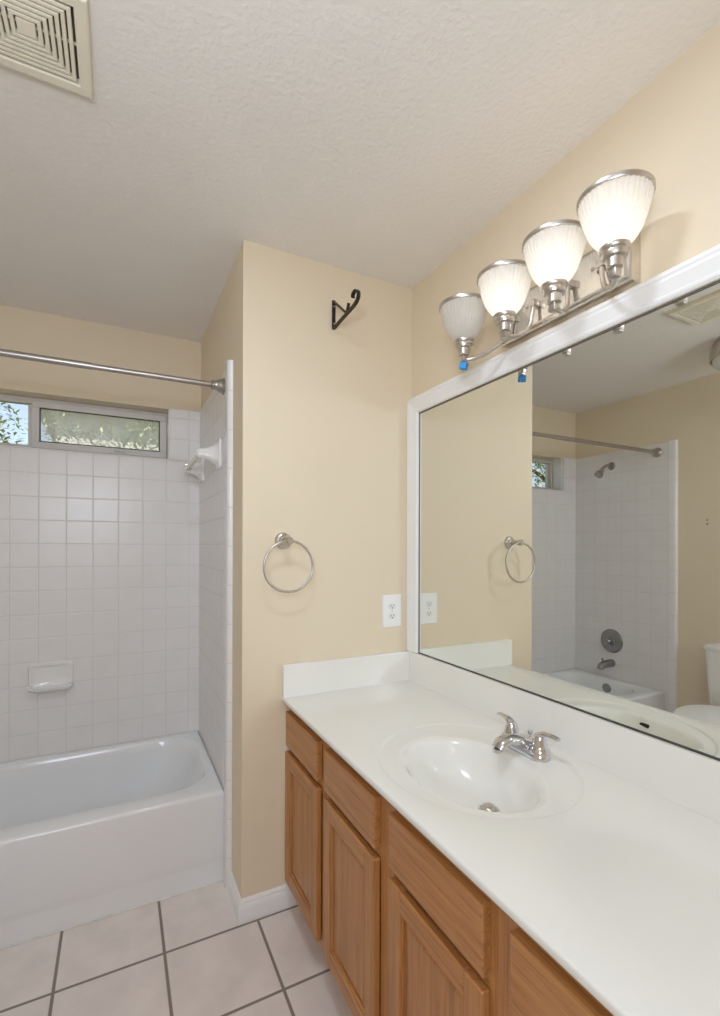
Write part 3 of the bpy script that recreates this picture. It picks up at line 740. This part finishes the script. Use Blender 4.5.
# ceramic towel bar on the right alcove wall
xw = E - TR
tb = thing('ceramic_towel_bar', (xw, 2.33, 1.735), 'white ceramic towel bar on the tiled side wall', 'towel bar')
for y in (2.105, 2.560):
    bm = bm_new(); R = []
    for d_, hy_, hz, dz in ((0.0004, 0.048, 0.062, 0), (0.008, 0.048, 0.062, 0), (0.013, 0.040, 0.052, 0), (0.030, 0.027, 0.036, 0), (0.050, 0.020, 0.026, 0), (0.068, 0.018, 0.022, 0), (0.084, 0.018, 0.021, 0), (0.092, 0.014, 0.016, 0), (0.095, 0.007, 0.008, 0)):
        R.append([(xw - d_, yy, 1.745 + zz) for yy, zz in rrect(y, 0, hy_, hz, min(hy_, hz) * (0.25 if d_ < 0.01 else 0.9), 6, 3)])
    loft(bm, R, True, True)
    obj('bar_bracket', bm, M_ceramic, tb, 45)
bm = bm_new(); tube(bm, [(xw - 0.076, 2.090, 1.745), (xw - 0.076, 2.600, 1.745)], 0.0115, 20); obj('bar', bm, simple('acrylic_bar', (0.72, 0.68, 0.58), 0.15), tb, 40)
bm = bm_new(); lathe(bm, [(0.0117, 0), (0.0155, 0.0005), (0.0155, 0.016), (0.0117, 0.0165)], (xw - 0.076, 2.520, 1.745), (0, -1, 0), 20)
obj('bar_cap', bm, M_chrome, tb, 40)

# soap dish on the back wall
sx, sz, sy = -0.281, 0.733, B - TT
sd = thing('soap_dish', (sx, sy, sz), 'white ceramic soap dish set in the tiled back wall', 'soap dish')
bm = bm_new(); R = []
for d_, hx_, hz, r, dz in ((0.0004, 0.090, 0.064, 0.010, 0), (0.010, 0.090, 0.064, 0.010, 0), (0.016, 0.085, 0.059, 0.014, 0), (0.014, 0.075, 0.046, 0.012, 0.004), (0.008, 0.064, 0.040, 0.010, 0.004)):
    R.append([(x, sy - d_, z + dz) for x, z in rrect(sx, sz, hx_, hz, r, 5, 3)])
loft(bm, R, True, True); obj('dish_back', bm, M_ceramic, sd, 45)
bm = bm_new(); R = []
for z, hx_, dep in ((-0.064, 0.055, 0.030), (-0.060, 0.068, 0.046), (-0.050, 0.084, 0.056), (-0.038, 0.089, 0.060), (-0.033, 0.088, 0.059), (-0.034, 0.074, 0.050), (-0.042, 0.066, 0.042)):
    R.append([(x, y, sz + z) for x, y in rrect(sx, sy - 0.0165 - dep / 2 + 0.010, hx_, dep / 2, min(dep / 2, hx_) * 0.7, 5, 3)])
loft(bm, R, True, True)
for k in range(5): tube(bm, [(sx - 0.05 + 0.025 * k, sy - 0.050, sz - 0.0415), (sx - 0.05 + 0.025 * k, sy - 0.020, sz - 0.0415)], 0.0032, 8)
obj('dish_tray', bm, M_ceramic, sd, 45)

# shower head (left alcove wall, seen in the mirror)
xl = L + TT
sh = thing('wall_shower', (xl, 2.348, 1.967), 'chrome shower head on a short arm above the tub', 'shower head')
bm = bm_new(); lathe(bm, [(0.030, 0.0004), (0.030, 0.003), (0.024, 0.010), (0.011, 0.013)], (xl, 2.348, 1.967), (1, 0, 0), 28); obj('wall_flange', bm, M_steel, sh, 40)
bm = bm_new(); tube(bm, [(xl + 0.008, 2.348, 1.967), (xl + 0.045, 2.348, 1.968), (xl + 0.082, 2.348, 1.955), (xl + 0.112, 2.348, 1.928)], 0.0105, 16, 5); obj('shower_arm', bm, M_rod, sh, 60)
bm = bm_new(); dv = Vector((0.70, 0, -0.71)); lathe(bm, [(0.012, -0.006), (0.016, 0), (0.017, 0.012), (0.014, 0.016), (0.024, 0.035), (0.031, 0.052), (0.031, 0.062), (0.027, 0.064), (0.025, 0.061), (0.017, 0.062), (0.014, 0.059)], (xl + 0.108, 2.348, 1.932), dv, 28); obj('spray_head', bm, M_rod, sh, 40)
# valve
vv = thing('shower_valve', (xl, 2.342, 0.640), 'round nickel shower valve on the tub end wall', 'valve')
bm = bm_new(); lathe(bm, [(0.090, 0.0004), (0.090, 0.004), (0.084, 0.010), (0.060, 0.014), (0.040, 0.018), (0.036, 0.030), (0.030, 0.032)], (xl, 2.342, 0.640), (1, 0, 0), 40); obj('escutcheon', bm, M_steel, vv, 40)
bm = bm_new(); lathe(bm, [(0.020, 0.030), (0.024, 0.036), (0.030, 0.050), (0.031, 0.066), (0.026, 0.074), (0.010, 0.076)], (xl, 2.342, 0.640), (1, 0, 0), 12); obj('valve_knob', bm, M_steel, vv, 30)
# tub spout
sp = thing('tub_spout', (xl, 2.342, 0.470), 'nickel tub spout on the tile below the round valve', 'spout')
bm = bm_new(); tube(bm, [(xl + 0.0005, 2.342, 0.472), (xl + 0.05, 2.342, 0.472), (xl + 0.10, 2.342, 0.468), (xl + 0.128, 2.342, 0.455), (xl + 0.136, 2.342, 0.440)], [0.030, 0.029, 0.027, 0.025, 0.020], 24, 5, up=(0, 1, 0)); obj('spout_body', bm, M_steel, sp, 50)
bm = bm_new(); lathe(bm, [(0.004, 0.0), (0.004, 0.020), (0.008, 0.022), (0.008, 0.030), (0.005, 0.032)], (xl + 0.108, 2.342, 0.488), (0, 0, 1), 14); obj('diverter_knob', bm, M_steel, sp, 40)

# two old anchor holes on the left wall
for z, lb in ((1.526, 'upper of two small dark wall anchors above the toilet'), (1.501, 'lower of two small dark wall anchors above the toilet')):
    bm = bm_new(); lathe(bm, [(0.0045, 0.0003), (0.0045, 0.0012), (0.003, 0.0015)], (L, 1.698, z), (1, 0, 0), 12)
    tag(obj('wall_anchor', bm, M_iron, None, 40), lb, 'wall anchor', 'wall anchors above the toilet')

# ================================================================== CEILING FITTINGS
fx0, fx1, fy0, fy1 = -0.292, -0.058, 1.088, 1.322
fcx, fcy = (fx0 + fx1) / 2, (fy0 + fy1) / 2; fhx, fhy = (fx1 - fx0) / 2, (fy1 - fy0) / 2
vent = thing('exhaust_fan', (fcx, fcy, ZC), 'almond square exhaust fan grille on the ceiling', 'exhaust fan')
def sq_ring(bm, o, w, zt, zb, bev):
    sx_, sy_ = fhx * o / 0.116, fhy * o / 0.116
    k0 = [(fcx - sx_, fcy - sy_), (fcx + sx_, fcy - sy_), (fcx + sx_, fcy + sy_), (fcx - sx_, fcy + sy_)]
    def ins(i): return [(fcx + (x - fcx) * (1 - i / sx_), fcy + (y - fcy) * (1 - i / sy_)) for x, y in k0]
    R = [[(*p, zt) for p in ins(0)], [(*p, zb + bev) for p in ins(0)], [(*p, zb) for p in ins(bev)], [(*p, zb) for p in ins(w - bev * .6)], [(*p, zb + bev * .6) for p in ins(w)], [(*p, zt) for p in ins(w)], [(*p, zt) for p in ins(0)]]
    loft(bm, R)
bm = bm_new(); sq_ring(bm, 0.116, 0.026, ZC - 0.0005, ZC - 0.020, 0.004); obj('grille_frame', bm, M_vent, vent)
bm = bm_new(); box(bm, (fx0 + 0.024, fy0 + 0.024, ZC - 0.004), (fx1 - 0.024, fy1 - 0.024, ZC - 0.0006)); obj('dark_backing', bm, simple('fan_dark', (0.10, 0.085, 0.065), 0.8), vent)
o_ = 0.0845
for k in range(6):
    w_ = 0.0078
    bm = bm_new(); sq_ring(bm, o_, w_, ZC - 0.006, ZC - 0.0185, 0.0012); obj('louver', bm, M_vent, vent)
    o_ -= 0.0113
bm = bm_new(); box(bm, (fcx - o_, fcy - o_, ZC - 0.0185), (fcx + o_, fcy + o_, ZC - 0.006), 0.001); obj('grille_hub', bm, M_vent, vent)
bm = bm_new()
box(bm, (fcx - 0.002, fy0 + 0.026, ZC - 0.0095), (fcx + 0.002, fy1 - 0.026, ZC - 0.0045)); box(bm, (fx0 + 0.026, fcy - 0.002, ZC - 0.0093), (fx1 - 0.026, fcy + 0.002, ZC - 0.0046))
obj('cross_rib', bm, M_vent, vent)

dc = (-0.708, 1.288)
dl = thing('ceiling_dome_light', (*dc, ZC), 'unlit round glass dome light on the ceiling near the left wall', 'light fixture')
bm = bm_new(); lathe(bm, [(0.150, 0.0005), (0.160, 0.022), (0.166, 0.050), (0.170, 0.070), (0.170, 0.098), (0.163, 0.100), (0.158, 0.090)], (*dc, ZC), (0, 0, -1), 56); obj('light_pan', bm, M_nickel, dl, 40)
bm = bm_new(); lathe(bm, [(0.158, 0.096)] + [(0.158 * math.cos(a), 0.098 + 0.072 * math.sin(a)) for a in [PI / 2 * k / 10 for k in range(1, 10)]] + [(0.003, 0.170)], (*dc, ZC), (0, 0, -1), 56); obj('glass_dome', bm, simple('dome_glass', (0.72, 0.73, 0.69), 0.25), dl, 50)

# ================================================================== TOILET (seen in the mirror)
ty = 1.400
to = thing('toilet', (L + 0.36, ty, 0), 'white toilet with tank standing against the left wall', 'toilet')
bm = bm_new(); R = []
for z, a, b_ in ((0.395, 0.085, 0.185), (0.40, 0.090, 0.192), (0.55, 0.095, 0.205), (0.735, 0.099, 0.215)):
    R.append([(x, y, z) for x, y in rrect(L + 0.012 + 0.1, ty, a, b_, 0.035)])
loft(bm, R, True, True); obj('tank', bm, M_toilet, to, 45)
bm = bm_new(); R = []
for z, g_ in ((0.7355, 0.0), (0.739, 0.005), (0.755, 0.006), (0.765, 0.002), (0.768, -0.008)): R.append([(x, y, z) for x, y in rrect(L + 0.112, ty, 0.102 + g_ * .6, 0.219 + g_, 0.035)])
loft(bm, R, True, True); obj('tank_lid', bm, M_toilet, to, 45)
def bowl_ring(c, a, b_, z, n=48, back=0.8):
    out = []
    for i in range(n):
        t = 2 * PI * i / n; cxx = math.cos(t); x = c + (a if cxx > 0 else a * back) * cxx; out.append((x, ty + b_ * math.sin(t), z))
    return out
bm = bm_new()
loft(bm, [bowl_ring(L + 0.40, 0.20, 0.105, 0.0), bowl_ring(L + 0.40, 0.20, 0.105, 0.04), bowl_ring(L + 0.42, 0.18, 0.10, 0.15), bowl_ring(L + 0.45, 0.22, 0.145, 0.28), bowl_ring(L + 0.46, 0.26, 0.18, 0.36), bowl_ring(L + 0.46, 0.265, 0.185, 0.395), bowl_ring(L + 0.46, 0.255, 0.175, 0.405)], True, True)
box(bm, (L + 0.03, ty - 0.10, 0.28), (L + 0.30, ty + 0.10, 0.394), 0.02)
obj('toilet_bowl', bm, M_toilet, to, 45)
bm = bm_new(); loft(bm, [bowl_ring(L + 0.465, 0.262, 0.186, 0.4055), bowl_ring(L + 0.465, 0.268, 0.190, 0.412), bowl_ring(L + 0.465, 0.268, 0.190, 0.420), bowl_ring(L + 0.465, 0.262, 0.185, 0.425)], True, True); obj('toilet_seat', bm, M_plastic, to, 45)
bm = bm_new(); loft(bm, [bowl_ring(L + 0.465, 0.262, 0.186, 0.4255), bowl_ring(L + 0.465, 0.266, 0.189, 0.432), bowl_ring(L + 0.465, 0.262, 0.185, 0.440), bowl_ring(L + 0.465, 0.20, 0.14, 0.447), bowl_ring(L + 0.465, 0.08, 0.06, 0.450)], True, True); obj('seat_lid', bm, M_plastic, to, 45)
bm = bm_new(); lathe(bm, [(0.011, 0), (0.011, 0.008), (0.006, 0.010)], (L + 0.212, ty - 0.15, 0.69), (1, 0, 0), 16); tube(bm, [(L + 0.222, ty - 0.15, 0.69), (L + 0.226, ty - 0.09, 0.682)], 0.005, 10); obj('flush_lever', bm, M_chrome, to, 40)

# ================================================================== OUTSIDE
M_siding = simple('pale_siding', (0.72, 0.70, 0.66), 0.8, var=0.04, vscale=1.5)
M_roof = simple('grey_shingle', (0.33, 0.31, 0.30), 0.9, var=0.15, vscale=8, bump=(30, 0.4, 0.02))
hs_ = thing('neighbour_house', (1.5, 15.0, -0.5), 'pale neighbouring house behind the trees outside the window', 'house')
bm = bm_new(); box(bm, (-1.3, 13.0, -0.5), (6.0, 18.0, 4.45)); obj('house_wall', bm, M_siding, hs_)
bm = bm_new(); prism(bm, [(12.6, 4.40), (18.4, 4.40), (18.4, 4.50), (15.5, 5.6), (12.6, 4.50)], -1.7, 6.4, 'X'); obj('roof', bm, M_roof, hs_)
bm = bm_new(); box(bm, (1.8, 12.95, 2.2), (3.0, 12.999, 3.5), 0.01); wf = obj('house_window', bm, M_white, hs_)
bm = bm_new(); box(bm, (1.88, 12.93, 2.28), (2.92, 12.949, 3.42)); obj('house_pane', bm, simple('dark_pane', (0.08, 0.10, 0.12), 0.1), wf)
bm = bm_new(); box(bm, (-14, 3.2, -0.6), (12, 26, -0.501)); struct('ground', bm, M_grass)
def tree(name, x, y, h, cr, nl, label, seed):
    rnd = random.Random(seed)
    t = thing(name, (x, y, -0.5), label, 'tree', 'trees outside the window')
    bm = bm_new(); tube(bm, [(x, y, -0.5), (x + 0.1, y, h * 0.3), (x, y + 0.1, h * 0.62), (x + 0.15, y, h)], [0.16, 0.13, 0.09, 0.03], 12, 4)
    tops = []
    for k in range(9):
        a = rnd.uniform(0, 2 * PI); z0 = h * rnd.uniform(0.35, 0.8); r = cr * rnd.uniform(0.6, 1.0)
        p2 = (x + r * math.cos(a), y + r * math.sin(a), z0 + rnd.uniform(0.3, 1.0)); tops.append(p2)
        tube(bm, [(x + 0.05, y, z0), (x + r * .5 * math.cos(a), y + r * .5 * math.sin(a), z0 + 0.35), p2], [0.05, 0.035, 0.012], 8, 3)
    obj('trunk', bm, M_bark, t, 60)
    bm = bm_new()
    cl = [(x + rnd.gauss(0, cr * .5), y + rnd.gauss(0, cr * .5), h * 0.72 + rnd.gauss(0, h * .19)) for _ in range(34)] + tops
    for _ in range(nl):
        c = rnd.choice(cl); p = Vector((c[0] + rnd.gauss(0, .22), c[1] + rnd.gauss(0, .22), c[2] + rnd.gauss(0, .2)))
        d = Vector((rnd.gauss(0, 1), rnd.gauss(0, 1), rnd.gauss(0, .7))).normalized(); u, v = frame_of(d)
        s = rnd.uniform(0.04, 0.075) * y / 9.0
        vs = [bm.verts.new(q_) for q_ in (p - d * s, p + u * s * .42 - d * s * .1, p + d * s, p - u * s * .42 - d * s * .1)]
        bm.faces.new([vs[0], vs[1], vs[2]]); bm.faces.new([vs[0], vs[2], vs[3]])
    obj('crown', bm, M_leaf, t)
tree('leafy_tree', -1.40, 5.6, 2.9, 0.75, 9500, 'leafy tree standing behind the left window pane', 3)
tree('leafy_tree', 0.9, 9.6, 5.4, 1.5, 9000, 'leafy tree standing behind the right window pane', 5)
tree('leafy_tree', -6.4, 7.4, 4.6, 1.4, 7000, 'leafy tree seen through the window only in the mirror', 9)
